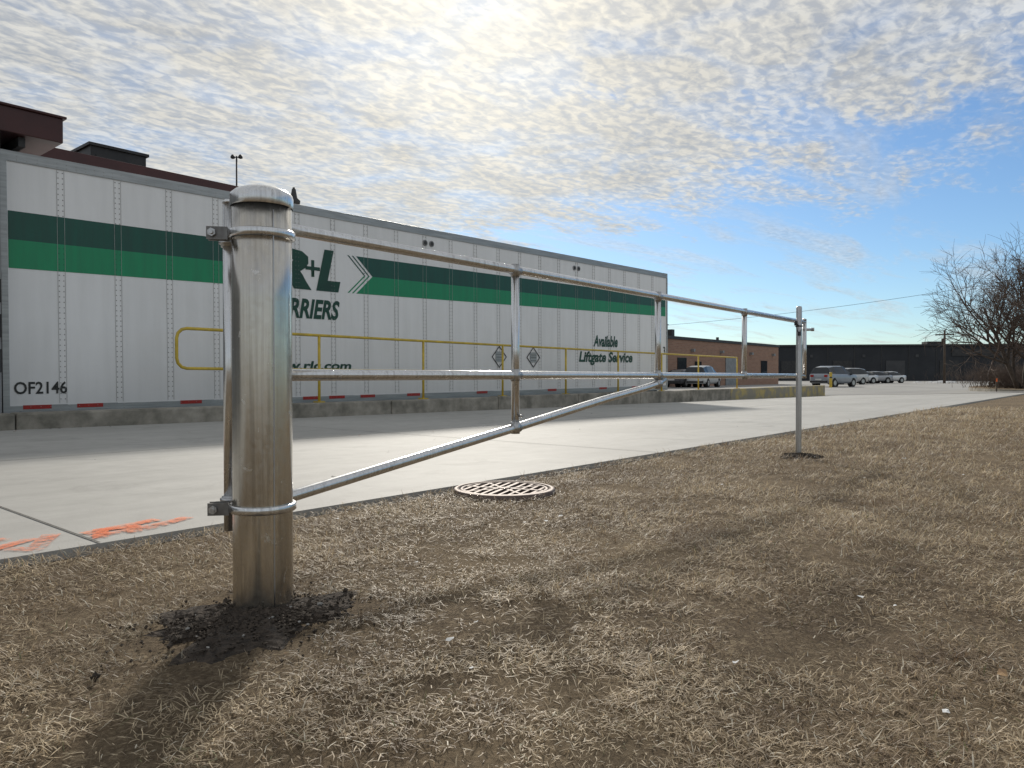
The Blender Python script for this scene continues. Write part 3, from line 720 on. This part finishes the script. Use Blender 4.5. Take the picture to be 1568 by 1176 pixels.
t_=math_(nt,'ADD',math_(nt,'MULTIPLY',X_,.984),math_(nt,'MULTIPLY',Y_,-.19))
t_=math_(nt,'ADD',t_,math_(nt,'MULTIPLY',math_(nt,'SUBTRACT',big,.5),3.6))
t_=math_(nt,'ADD',t_,math_(nt,'MULTIPLY',math_(nt,'SUBTRACT',mid,.5),3.8))
t_=math_(nt,'ADD',t_,math_(nt,'MULTIPLY',math_(nt,'SUBTRACT',.5,cell),1.2))
mr=nn(nt,'ShaderNodeMapRange',interpolation_type='SMOOTHSTEP'); mr.inputs['From Min'].default_value=3.6; mr.inputs['From Max'].default_value=2.3; nt.links.new(t_,mr.inputs['Value']); cover=mr.outputs[0]
cr=ramp(nt,math_(nt,'ADD',math_(nt,'MULTIPLY',cell,.75),math_(nt,'MULTIPLY',fine,.25)),[(.40,0.),(.60,1.)])
wr=ramp(nt,wis,[(.50,0.),(.74,.7)])
flo=math_(nt,'SUBTRACT',.80,math_(nt,'MULTIPLY',thin,.34))
cov=math_(nt,'MAXIMUM',math_(nt,'MULTIPLY',cover,math_(nt,'ADD',flo,math_(nt,'MULTIPLY',cr,.20))),wr)
dt=nn(nt,'ShaderNodeVectorMath',operation='DOT_PRODUCT'); nt.links.new(D_,dt.inputs[0]); dt.inputs[1].default_value=S
dp=math_(nt,'MAXIMUM',dt.outputs['Value'],0)
g1=math_(nt,'POWER',dp,9); g2=math_(nt,'POWER',dp,70)
crk=math_(nt,'MULTIPLY',cr,math_(nt,'ADD',1.9,math_(nt,'MULTIPLY',thin,.8)))
lum=math_(nt,'ADD',math_(nt,'ADD',4.7,crk),math_(nt,'MULTIPLY',math_(nt,'SUBTRACT',mid,.5),4.2))
lum=math_(nt,'ADD',lum,math_(nt,'ADD',math_(nt,'MULTIPLY',g1,1.4),math_(nt,'MULTIPLY',g2,4.5)))
tint=mixc(nt,g1,(.98,1.0,1.0),(1.06,1.0,.86))
vm=nn(nt,'ShaderNodeVectorMath',operation='SCALE'); nt.links.new(tint,vm.inputs[0]); nt.links.new(lum,vm.inputs['Scale'])
skyc=mixc(nt,1.0,sky.outputs[0],(.76,.91,1.04),'MULTIPLY')
fin=mixc(nt,cov,skyc,vm.outputs[0]); nt.links.new(fin,bg.inputs[0])

sl=bpy.data.lights.new('sun','SUN'); sl.energy=3.3; sl.angle=R(4.5); sl.color=(1,.94,.84)
so=bpy.data.objects.new('sun',sl); scene.collection.objects.link(so); so.rotation_euler=S.to_track_quat('Z','Y').to_euler()
cam=bpy.data.cameras.new('camera'); co=bpy.data.objects.new('camera',cam); scene.collection.objects.link(co)
cam.sensor_width=36; cam.lens=25.94; cam.clip_start=.05; cam.clip_end=6000
co.location=(0,0,.68); co.rotation_euler=Vector((.764,.645,-math.tan(R(.66)))).to_track_quat('-Z','Y').to_euler()
scene.camera=co
scene.view_settings.view_transform='Standard'; scene.view_settings.look='None'; scene.view_settings.exposure=0
